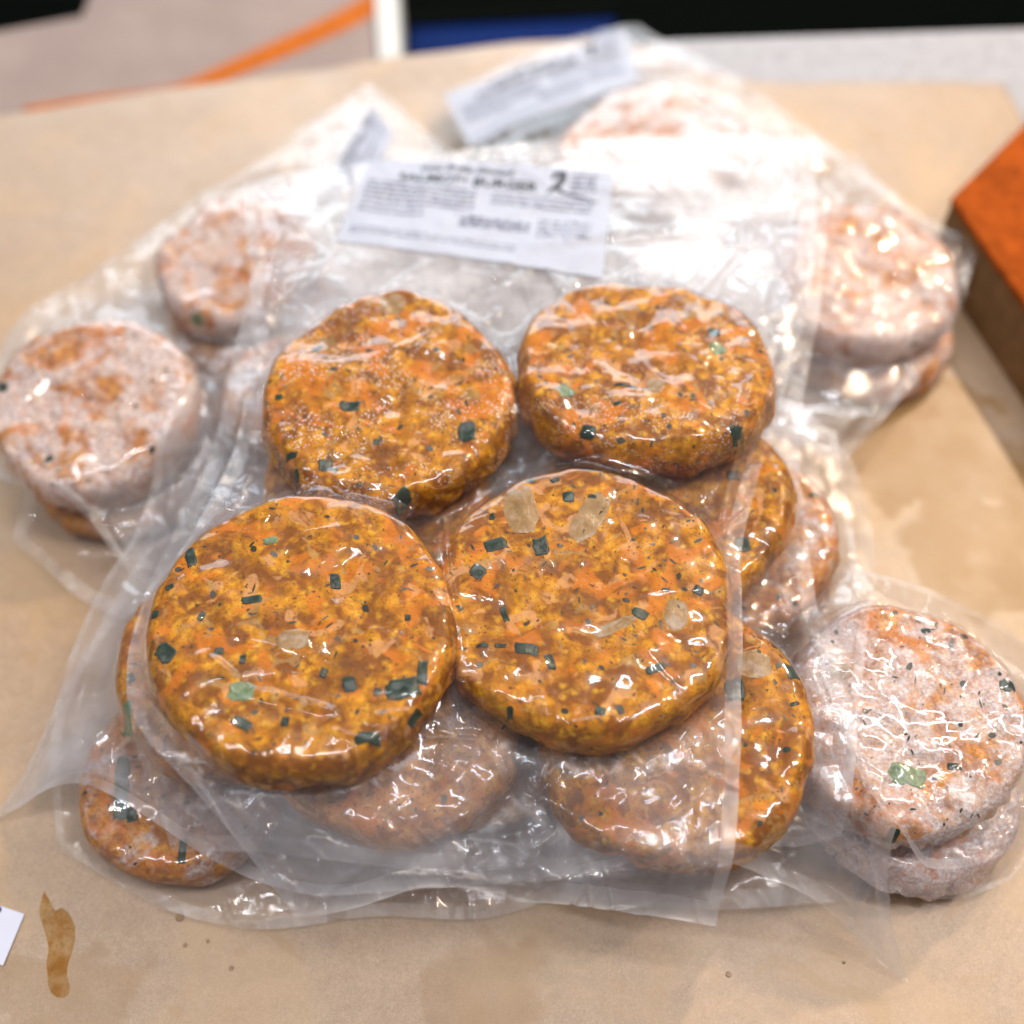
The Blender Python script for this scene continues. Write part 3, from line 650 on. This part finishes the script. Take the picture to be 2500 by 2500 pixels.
A = Bag([(590, 440, 9.5), (1000, 380, 9.5), (1500, 330, 9.3), (1995, 335, 9)], [(1995, 335, 9), (1990, 620, 9.5), (1955, 830, 10), (1870, 1100, 10.5), (1800, 1350, 10.5), (1812, 1700, 10), (1795, 2000, 8), (1745, 2268, 5)],
        [(760, 2300, 1.6), (900, 2290, 1.8), (1030, 2215, 3.0), (1400, 2235, 4.2), (1745, 2268, 5)],
        [(590, 440, 9.5), (618, 780, 10), (572, 1100, 10.5), (440, 1340, 10.5), (320, 1560, 9.6), (330, 1800, 8), (560, 2050, 4.5), (760, 2300, 1.6)], aa, seed=13, step=.085, creases=230, seam=.95, press=.0035, iters=700, wr=.9, lift=.25, folds=[
            ([(930, 1880, 7), (1040, 1868, 7), (1180, 1862, 7)], .30, .45), ([(1180, 1862, 7), (1225, 1960, 6.5), (1215, 2090, 5), (1370, 2200, 4)], .28, .40), ([(1342, 1780, 8), (1345, 1930, 6.5)], .16, .30),
            ([(1380, 1875, 7), (1470, 1865, 7)], .2, .3), ([(1640, 1820, 8), (1685, 1895, 7), (1715, 1880, 7), (1690, 1790, 8)], .2, .35), ([(1695, 2000, 6), (1665, 2190, 5)], .35, .5),
            ([(560, 1690, 9), (650, 1790, 8), (850, 1850, 7.5)], .3, .4), ([(850, 1905, 7), (960, 1950, 6.5), (1000, 1890, 7)], .2, .3), ([(300, 1730, 8), (420, 1800, 7), (520, 1930, 5.5)], .3, .45),
            ([(1835, 930, 12), (1795, 1110, 11.5), (1760, 1260, 11)], .50, .75), ([(1190, 1010, 11), (1270, 1130, 10.5)], .25, .35), ([(480, 1290, 11), (560, 1200, 11)], .25, .4), ([(1290, 1090, 11), (1400, 1130, 11), (1500, 1110, 11)], .2, .25),
            ([(1080, 1240, 11), (1100, 1450, 11), (1140, 1640, 10)], .16, .2), ([(640, 760, 11), (700, 560, 10)], .4, .4), ([(1960, 760, 10), (1880, 560, 9.5)], .4, .4), ([(1300, 620, 9.5), (1700, 560, 9.5)], .5, .35)],
        milk=.50, milk_v=.37, crk=.2, milk_b=.06, milk2=.02)  # milk, milk_v: painted window sheen on the flap

# ------------------------------------------------------------------ link patties and bags with their labels
def pt(p, label, group, frost=0, specks=0, res=.6, fl=60): p.build(label, group, frost, specks, res); p.flecks(fl) if fl else None
pt(aa[0], 'back left patty of the top pack, sparkling with ice specks', NORANGE, .0, 1.0, 1.0, 190)
pt(aa[1], 'back right patty of the top pack, squarish, beside a sharp fold of film', NORANGE, .0, .55, 1.0, 170)
pt(aa[2], 'front left patty of the top pack, bent dark leek strip at its right', NORANGE, .0, 0, 1.0, 150)
pt(aa[3], 'front right patty of the top pack with translucent onion slices', NORANGE, .0, 0, 1.0, 170)
pt(bb[0], 'patty of the second pack hidden under the back left top patty', NORANGE, .05, 0, .5, 30)
pt(bb[1], 'patty of the second pack showing right of the back right top patty', NORANGE, .0, .3, .7, 90)
pt(bb[2], 'second-pack patty seen pinkish through film below the front left top patty', NORANGE, .28, 0, .5, 60)
pt(bb[3], 'large orange patty of the second pack showing right of the front right top patty', NORANGE, .0, 0, .8, 120)
pt(mm[0], 'patty seen through film left of the front left top patty', NORANGE, .2, 0, .5, 50)
pt(mm[1], 'buried patty in the middle of the pile under the two front top patties', NORANGE, .3, 0, .4, 0)
pt(mm[2], 'frosty patty sticking out at the right between the second pack and the brown paper', NFROST, .50, 0, .7, 60)
pt(mm[3], 'frosty patty wedged left of the big frosted patty at lower right', NFROST, .50, 0, .6, 40)
pt(mm[4], 'buried patty under the gap between the two back top patties', NORANGE, .2, 0, .4, 0)
pt(ff[0], 'big frosted patty lying on another at the lower right', NFROST, .60, 0, 1.0, 120)
pt(f0[0], 'lower frosted lumpy patty beneath the big one at lower right', NFROST, .75, 0, .7, 0)
pt(ee[0], 'white frosted patty at the far right by the orange box', NFROST, .64, 0, .7, 30)
pt(ee[1], 'heavily frosted patty at the far back beside the grey label', NFROST, .62, 0, .6, 10)
pt(e0[0], 'lower patty beneath the frosted one by the orange box', NFROST, .6, 0, .5, 0)
pt(e0[1], 'lower patty beneath the heavily frosted one at the back', NFROST, .6, 0, .4, 0)
pt(dd[0], 'frosted patty at the left edge of the picture on top of another', NFROST, .62, 0, .8, 60)
pt(dd[1], 'frosted patty with a bare orange side behind the left one', NFROST, .58, 0, .6, 20)
pt(dd[2], 'patty half seen under the milky film left of the top pack', NFROST, .45, 0, .5, 20)
pt(l1[0], 'lowest patty at the left, under the frosted one at the picture edge', NFROST, .35, 0, .5, 0)
pt(l1[1], 'lowest patty at the left back, under the one with the bare orange side', NFROST, .35, 0, .4, 0)
pt(cc[0], 'patty at the lower left with a long dark green strip across it', NORANGE, .46, .2, .9, 110)
pt(cc[1], 'patty peeking out between the left frosted patties and the top pack', NFROST, .35, 0, .5, 40)
pt(cc[2], 'lowest buried patty under the back right top patty', NFROST, .3, 0, .4, 0)
pt(cc[3], 'lowest buried patty under the front top patties', NFROST, .3, 0, .4, 0)
pt(hh[0], 'lowest buried patty at the right under the frosty one sticking out', NFROST, .45, 0, .4, 0)
pt(hh[1], 'lowest buried patty under the large orange patty at the right', NFROST, .45, 0, .4, 0)

A.build('top bag with four bright orange patties and a printed paper label', NB)
B.build('second bag from the top, its long corner tail reaching the paper at lower right', NB)
M.build('middle bag with a thin flap stretching to the left edge of the picture', NB)
D.build('bag at the left with frosted patties and a label on its back flap', NB)
E.build('bag at the right back with a grey label on its flap beyond the pile', NB)
Fb.build('upper bag round the big frosted patty at lower right', NB)
F0.build('lower bag under the big frosted patty at lower right', NB)
E0.build('lowest bag at the right back, beneath the one with the grey label', NB)
L1.build('lowest bag at the left, beneath the frosted patty at the picture edge', NB)
C.build('lowest bag at the front left round the patty with the green strip', NB)
Hb.build('lowest bag buried under the right half of the pile', NB)

# ------------------------------------------------------------------ herbs and onion pieces, by where the photograph shows them
def piece(p, px, py, Lp, Wp, rot, mat=CHIVE, name='chive_piece', **k):
    lx, ly = p.local_at_px(px, py); sc = (H - p.c[2] - p.T) / (sT + (py - 1250) / F * cT) / F
    return p.patch(name, lx, ly, Lp * sc, Wp * sc, math.radians(rot), mat, **k)
a1, a2, a3, a4 = aa
for q in [(a1, 856, 993, 52, 28, -2), (a1, 1139, 1056, 42, 52, 0), (a1, 795, 1137, 36, 36, 10), (a1, 712, 1113, 34, 14, -5), (a1, 775, 852, 26, 16, 20), (a1, 985, 1253, 46, 28, 30), (a1, 718, 1165, 16, 24, 0), (a1, 680, 970, 18, 16, 0),
          (a2, 1436, 1051, 36, 30, -25), (a2, 1744, 812, 30, 30, 0), (a2, 1752, 852, 38, 34, 10, LEEK, 'leek_piece'), (a2, 1380, 955, 44, 40, 30, LEEK, 'leek_piece'), (a2, 1800, 1060, 36, 40, 20), (a2, 1530, 942, 60, 10, -8), (a2, 1506, 985, 20, 12, 20),
          (a3, 614, 1464, 52, 22, 10), (a3, 465, 1357, 26, 60, 20), (a3, 660, 1320, 40, 22, 10, LEEK, 'leek_piece'), (a3, 818, 1418, 26, 46, 10), (a3, 415, 1433, 22, 14, 35), (a3, 404, 1595, 56, 44, -40), (a3, 378, 1500, 22, 20, 0), (a3, 535, 1590, 24, 18, 0), (a3, 593, 1610, 16, 28, 0),
          (a3, 790, 1643, 18, 26, -15), (a3, 853, 1670, 34, 44, 10), (a3, 984, 1681, 90, 52, 12), (a3, 1032, 1640, 26, 66, 0), (a3, 592, 1767, 48, 26, -28), (a3, 697, 1762, 20, 28, 0), (a3, 895, 1800, 60, 30, 2), (a3, 590, 1690, 60, 50, 0, LEEK, 'leek_piece'), (a3, 1012, 1752, 14, 50, -30), (a3, 995, 1508, 16, 18, 0), (a3, 492, 1505, 16, 24, -30),
          (a4, 1209, 1328, 56, 36, 15), (a4, 1320, 1333, 38, 50, 10), (a4, 1167, 1397, 40, 36, -35), (a4, 1387, 1212, 30, 28, 0), (a4, 1446, 1213, 22, 12, -10), (a4, 1563, 1498, 40, 28, -20), (a4, 1285, 1583, 60, 32, -8), (a4, 1343, 1615, 22, 46, 15), (a4, 1232, 1500, 16, 46, 15), (a4, 1223, 1577, 32, 12, -3), (a4, 1178, 1575, 30, 12, -3),
          (a4, 1705, 1440, 26, 26, -30), (a4, 1201, 1262, 14, 20, 0), (a4, 1600, 1632, 50, 22, 20), (a4, 1465, 1735, 26, 26, -20), (a4, 1625, 1440, 22, 10, 8), (a4, 1242, 1745, 16, 26, 0), (a4, 1354, 1172, 24, 14, 20),
          (bb[1], 1814, 1330, 36, 40, 0), (bb[1], 1790, 1160, 30, 26, 0), (bb[1], 1800, 1236, 10, 8, 0), (bb[3], 1935, 1640, 34, 46, 15), (bb[3], 1795, 1685, 46, 56, 0), (bb[3], 1915, 1560, 16, 14, 0), (bb[3], 1940, 1718, 24, 10, 10), (bb[3], 1920, 1830, 18, 12, 0),
          (mm[2], 1988, 1208, 24, 14, 10),
          (cc[0], 297, 1925, 40, 150, 6), (cc[0], 318, 1990, 30, 40, 30), (cc[0], 445, 2078, 20, 66, 3), (cc[0], 455, 1960, 16, 10, 0),
          (mm[0], 300, 1760, 34, 70, 0, LEEK, 'leek_piece'), (mm[0], 320, 1655, 16, 26, 30),
          (ff[0], 2462, 1675, 40, 30, -10), (ff[0], 2215, 1893, 84, 56, -10, LEEK, 'leek_piece'), (ff[0], 2325, 1872, 26, 18, 0), (ff[0], 2260, 1540, 22, 12, 0), (ff[0], 2170, 2150, 30, 24, -15),
          (dd[0], 120, 1120, 22, 14, 30), (dd[0], 8, 945, 24, 26, 0), (dd[1], 475, 770, 30, 16, 0, LEEK, 'leek_piece'),
          ]:
    piece(*q[:6], *(q[6:]))
for q in [(a4, 1270, 1240, 80, 150, 8), (a4, 1440, 1260, 70, 150, -32), (a4, 1500, 1530, 110, 30, 24), (a4, 1650, 1500, 60, 80, 0), (a3, 715, 1560, 90, 50, 5), (a1, 960, 745, 60, 60, 0), (a2, 1600, 940, 44, 50, 0), (bb[3], 1840, 1620, 80, 70, 0), (ff[0], 2050, 1640, 60, 40, 0)]:
    piece(*q, ONION, 'onion_piece', proud=.012, wob=.06, e=2.6)

# ------------------------------------------------------------------ paper labels lying on the bag flaps
def text_mesh(txt, size, bold=False):
    cu = bpy.data.curves.new('t', 'FONT'); cu.body = txt; cu.size = size; cu.resolution_u = 2
    if bold: cu.offset = size * .025
    o = bpy.data.objects.new('t', cu); col.objects.link(o)
    dg = bpy.context.evaluated_depsgraph_get(); me = bpy.data.meshes.new_from_object(o.evaluated_get(dg))
    V = np.array([v.co[:2] for v in me.vertices]); Fc = [list(p.vertices) for p in me.polygons]
    bpy.data.objects.remove(o); bpy.data.curves.remove(cu); bpy.data.meshes.remove(me)
    return V, Fc
def drape_label(bag, quad, W=12.0, Hh=6.6, dz=.06, ink=INK, full=True):
    """quad = TL, TR, BR, BL as (px, py, z); label coordinates 0..W, 0..Hh"""
    q = np.array([P(*c)[:2] for c in quad])
    def uv(x, y):
        u = np.asarray(x) / W; v = np.asarray(y) / Hh
        return ((1 - u) * v)[..., None] * q[0] + (u * v)[..., None] * q[1] + (u * (1 - v))[..., None] * q[2] + ((1 - u) * (1 - v))[..., None] * q[3]
    sm = S.copy()
    for it in range(4): sm[1:-1, 1:-1] = .2 * (sm[1:-1, 1:-1] + sm[2:, 1:-1] + sm[:-2, 1:-1] + sm[1:-1, 2:] + sm[1:-1, :-2])
    zf = lambda p: np.maximum(samp(sm, p[..., 0], p[..., 1]), samp(S, p[..., 0], p[..., 1]))
    gx, gy = np.meshgrid(np.linspace(0, W, 60), np.linspace(0, Hh, 36), indexing='ij')
    p = uv(gx, gy); z = zf(p) + dz
    V = np.concatenate([p, z[..., None]], -1).reshape(-1, 3)
    lab = mesh_from('paper_label', V, gridfaces(60, 36)[:, ::-1], PAPER, bag.root, tuple(V[0]))
    def put(Vt, Fc, x, y, mat, name):
        pp = uv(Vt[:, 0] + x, Vt[:, 1] + y); zz = zf(pp) + dz + .03
        o = mesh_from(name, np.c_[pp, zz], Fc, mat, lab, tuple(V[0]), smooth=False); return o
    for txt, sz, x, y, b in [('Wild Pacific Smoked', .55, 2.6, 5.85, True), ('SALMON BURGER', .84, 1.7, 4.95, True)]:
        Vt, Fc = text_mesh(txt, sz, b); put(Vt, Fc, x, y, ink, 'lettering')
    # black figure emblem right of the title with four small stacked lines and a long stroke
    def stroke(pts, wd):
        Vs = []; n = len(pts); pts = np.array(pts, float)
        for i in range(n):
            dr = pts[min(i + 1, n - 1)] - pts[max(i - 1, 0)]; dr /= np.linalg.norm(dr) + 1e-9; nn = np.array([-dr[1], dr[0]])
            w2 = wd[i] / 2; Vs += [pts[i] + nn * w2, pts[i] - nn * w2]
        return np.array(Vs), [[2 * i, 2 * i + 2, 2 * i + 3, 2 * i + 1] for i in range(n - 1)]
    for pts, wd in [([(9.05, 5.9), (9.2, 6.2), (9.55, 6.3), (9.6, 6.0), (9.45, 5.6), (9.2, 5.25), (8.95, 4.95)], [.12, .3, .38, .34, .28, .2, .08]),
                    ([(9.3, 5.45), (9.5, 5.15), (9.8, 5.0), (10.6, 4.85), (11.4, 4.6)], [.25, .22, .16, .12, .06])]:
        Vt, Fc = stroke(pts, wd); put(Vt, Fc, 0, 0, ink, 'emblem')
    r2 = np.random.default_rng(5)
    Vs, Fs, k = [], [], 0
    def rows(x0, x1, y0, y1, n, s_=.12):
        nonlocal k
        for r in range(n):
            y = y1 - (y1 - y0) * r / max(1, n - 1); x = x0
            while x < x1:
                wl = .18 + .55 * r2.random(); xx = x
                while xx < min(x + wl, x1):
                    gw = .035 + .04 * r2.random(); hh_ = s_ * (.6 + .5 * r2.random())
                    Vs.extend([(xx, y), (xx + gw, y), (xx + gw, y + hh_), (xx, y + hh_)]); Fs.append([k, k + 1, k + 2, k + 3]); k += 4; xx += gw + .03
                x += wl + .12
    if full:
        rows(10.0, 11.2, 5.2, 6.1, 4, .17)
        rows(.4, 5.6, 3.2, 4.5, 5, .16); rows(6.4, 11.2, 3.9, 4.5, 3, .14); rows(.4, 3.4, 2.4, 2.8, 2, .16)
        rows(5.2, 8.4, 2.1, 2.6, 3, .2); rows(8.8, 11.2, 1.9, 3.0, 4, .14); rows(.4, 8.0, .8, 1.1, 2, .1)
    o = put(np.array(Vs), Fs, 0, 0, INKSOFT, 'small_print') if Vs else None
    if o: o['kind'] = 'stuff'
    return lab
drape_label(A, [(905, 375, 9.8), (1500, 408, 9.8), (1470, 690, 9.8), (820, 590, 9.8)])
drape_label(E, [(1085, 228, 2.2), (1530, 75, 2.2), (1560, 225, 2.8), (1150, 360, 2.8)])
drape_label(D, [(800, 450, 3.3), (905, 250, 2.8), (960, 310, 3.5), (890, 480, 4)])

# ------------------------------------------------------------------ drips, droplets and the scrap of label
def puddle(pts, mat, name, h=.05, z=.16):
    p = np.array([P(x, y, 0)[:2] for x, y in pts]); c = p.mean(0); n = 80
    q = polyline([tuple(a) for a in np.r_[p, p[:1]]], n + 1)[:-1]
    Vs = []
    for r, hh_ in ((0, 1), (.5, 1), (.85, .8), (1, 0)):
        if r == 0: Vs.append([[*c, z + h]])
        else: Vs.append(np.c_[c + (q - c) * r, np.full(n, z + h * hh_)])
    V = np.concatenate(Vs); Fc = [[0, 1 + k, 1 + (k + 1) % n] for k in range(n)]
    for r in range(2):
        b = 1 + r * n; Fc += [[b + k, b + n + k, b + n + (k + 1) % n, b + (k + 1) % n] for k in range(n)]
    return mesh_from(name, V, Fc, mat, None, (c[0], c[1], z))
s_ = MT('amber_wet'); tr_ = s_.n('ShaderNodeBsdfTransparent'); s_.set(tr_, 'Color', (.88, .74, .52, 1)); gl_ = s_.n('ShaderNodeBsdfGlossy'); s_.set(gl_, 'Roughness', .2)
lw_ = s_.n('ShaderNodeFresnel'); s_.set(lw_, 'IOR', 1.16); mx_ = s_.n('ShaderNodeMixShader'); s_.t.links.new(lw_.outputs[0], mx_.inputs[0]); s_.t.links.new(tr_.outputs[0], mx_.inputs[1]); s_.t.links.new(gl_.outputs[0], mx_.inputs[2])
sv_ = s_.mix(s_.ramp(s_.noise(s_.coords(100, rand=False), 1.1, 4, .6, .8), .35, .65), (.93, .84, .68), (.80, .62, .36)); s_.set(tr_, 'Color', sv_)
AMBER = s_.done(mx_.outputs[0])
s_ = MT('clear_drop'); tr_ = s_.n('ShaderNodeBsdfTransparent'); s_.set(tr_, 'Color', (.90, .84, .76, 1)); gl_ = s_.n('ShaderNodeBsdfGlossy'); s_.set(gl_, 'Roughness', .03)
lw_ = s_.n('ShaderNodeFresnel'); s_.set(lw_, 'IOR', 1.4); mx_ = s_.n('ShaderNodeMixShader'); s_.t.links.new(lw_.outputs[0], mx_.inputs[0]); s_.t.links.new(tr_.outputs[0], mx_.inputs[1]); s_.t.links.new(gl_.outputs[0], mx_.inputs[2]); DROP = s_.done(mx_.outputs[0])
o = puddle([(110, 2178), (128, 2205), (138, 2232), (150, 2206), (172, 2222), (190, 2262), (182, 2320), (166, 2362), (165, 2392), (178, 2412), (170, 2436), (146, 2442), (124, 2424), (118, 2402), (122, 2380), (112, 2362), (124, 2320), (112, 2276), (96, 2226)], AMBER, 'oil_drip', h=.02)
tag(o, 'amber drip of oil on the brown paper right of the white label scrap', 'spill')
for k, (x, y, r, lb) in enumerate([(440, 2240, .20, 'clear water droplet at the edge of the lower left bag'), (452, 2308, .10, 'tiny droplet left of the pair below the lower left bag'), (508, 2298, .09, 'tiny droplet right of the pair below the lower left bag'),
                                   (565, 2364, .11, 'tiny droplet lying lowest, left of the picture centre'), (1778, 2380, .13, 'lone droplet on the paper below the top bag corner'), (2060, 2350, .07, 'pinhead droplet near the long film tail')]):
    c = P(x, y, .13); n = 16; V = [[c[0], c[1], c[2] + r * .6]]; Fc = [[0, 1 + i, 1 + (i + 1) % n] for i in range(n)]
    for rr, hh_ in ((.5, .52), (.85, .3), (1, 0)):
        for i in range(n): V.append([c[0] + r * rr * math.cos(i * 2 * math.pi / n), c[1] + r * rr * math.sin(i * 2 * math.pi / n), c[2] + r * hh_])
    for q in range(2): Fc += [[1 + q * n + i, 1 + (q + 1) * n + i, 1 + (q + 1) * n + (i + 1) % n, 1 + q * n + (i + 1) % n] for i in range(n)]
    Fc.append([1 + 2 * n + i for i in range(n)][::-1])
    o = mesh_from('water_droplet', V, Fc, DROP, None, tuple(c)); tag(o, lb, 'droplet', 'clear droplets on the brown paper')
sc_ = [P(-80, 2185), P(64, 2235), P(12, 2360), P(-130, 2330)]
root = thing('label_scrap', 'white corner of a loose label lying at the left edge below the pile', 'label', (sc_[0][0], sc_[0][1], .2))
slab('paper', [c[:2] for c in sc_], .20, .235, simple('white_label', (.70, .70, .80), .5, .02), root)
c = P(0, 2225); V = [[c[0] + .16 * math.cos(a), c[1] + .16 * math.sin(a), .24] for a in np.linspace(0, 6.283, 17)[:-1]]
mesh_from('printed_dot', V, [list(range(16))], simple('purple_ink', (.05, .04, .16), .6), root, (c[0], c[1], .24), smooth=False)

# ------------------------------------------------------------------ orange-topped box at the right
ORANGE = simple('burnt_orange_card', (.31, .060, .006), .9, .25, .8, .5, spec=.08)
BOXSIDE = simple('brown_card', (.22, .125, .055), .85, .15, .8, .2, spec=.1)
zb = 5.2
k0 = P(2322, 482, zb); k1 = P(2760, 1102, zb); k3 = P(2760, 45, zb); k2 = k1 + k3 - k0
root = thing('card_box', 'kraft card box with a burnt orange top at the right edge', 'box', (k0[0], k0[1], .1))
ins = lambda p, c_, f: p + (c_ - p) * f
cen = (k0 + k2) / 2
slab('box_body', [ins(p, cen, .015)[:2] for p in (k0, k1, k2, k3)], .2, zb - .5, BOXSIDE, root)
lid = slab('lid', [p[:2] for p in (k0, k1, k2, k3)], zb - .5, zb, ORANGE, root)
md = lid.modifiers.new('bevel', 'BEVEL'); md.width = .0015; md.segments = 3

# ------------------------------------------------------------------ things behind the table
PINK = simple('pale_pink_plastic', (.34, .26, .23), .8, .10, .12, spec=.2)
WHITEP = simple('pale_rim', (.62, .60, .56), .5, .05)
BAND = simple('orange_band', (.50, .125, .010), .8, .1, spec=.15)
BLUE = simple('blue_plastic', (.001, .014, .10), .7, .15, spec=.08)
DARK = simple('dark_floor', (.003, .004, .003), .9, .2, spec=.02)
zt = -6
root = thing('storage_tub', 'pale pinkish tub with an orange band behind the table at the back left', 'tub', tuple(P(400, 150, zt)))
slab('tub_lid', [P(-500, 330, zt)[:2], P(-500, 210, zt)[:2], P(-100, 95, zt)[:2], P(200, 40, zt)[:2], P(300, -200, zt)[:2], P(905, -200, zt)[:2], P(930, 220, zt)[:2], P(0, 360, zt)[:2]], zt - 12, zt, PINK, root)
slab('tub_rim', [P(905, -200, zt)[:2] + (.02, 0), P(962, -200, zt)[:2], P(985, 220, zt)[:2], P(930, 220, zt)[:2] + (.02, 0)], zt - 12, zt + .6, WHITEP, root)
bd = polyline([tuple(P(x, y, zt)[:2]) for x, y in [(60, 268), (200, 255), (310, 238), (430, 228), (520, 190), (640, 140), (780, 78), (900, 20), (1000, -60)]], 60)
dr = np.gradient(bd, axis=0); dr /= np.linalg.norm(dr, axis=1)[:, None]; nn = np.c_[-dr[:, 1], dr[:, 0]]
wd = np.interp(np.linspace(0, 1, 60), [0, .12, .3, .42, .55, 1], [.3, .7, .6, .9, 1.1, 1.3])[:, None]
V = np.concatenate([np.c_[bd + nn * wd, np.full(60, zt + .05)], np.c_[bd, np.full(60, zt + .3)], np.c_[bd - nn * wd, np.full(60, zt + .05)]])
V[:, 0] = np.minimum(V[:, 0], P(925, 0, zt)[0])
Fc = [[i, i + 1, 61 + i, 60 + i] for i in range(59)] + [[60 + i, 61 + i, 121 + i, 120 + i] for i in range(59)]
mesh_from('orange_band', V, Fc, BAND, root, tuple(P(400, 150, zt)))
root = thing('blue_crate', 'dark blue plastic crate standing behind the table at the back centre', 'crate', tuple(P(1150, 90, -25)))
b0 = P(1000, 100, -14); b1 = P(1345, 60, -14)
slab('crate_wall', [(b0[0], b0[1] - 4), (b1[0] + 4, b1[1] - 8), (b1[0] + 6, b1[1] + 1), (b0[0], b0[1] + 2)], -34, -14, BLUE, root)
slab('crate_rim', [(b0[0] - .5, b0[1] + 2.05), (b1[0] + 6, b1[1] + 1.05), (b1[0] + 6.2, b1[1] + 2.2), (b0[0] - .5, b0[1] + 3.2)], -34, -13.5, DARK, root)
o = mesh_from('floor', [[-400, -100, -75], [400, -100, -75], [400, 900, -75], [-400, 900, -75]], [[0, 1, 2, 3]], DARK, None, (0, 0, -75), smooth=False); o['kind'] = 'structure'

for o in list(bpy.data.objects):
    if '_loc' in o: del o['_loc']
print('tris', sum(len(o.data.loops) - 2 * len(o.data.polygons) for o in bpy.data.objects if o.type == 'MESH'))
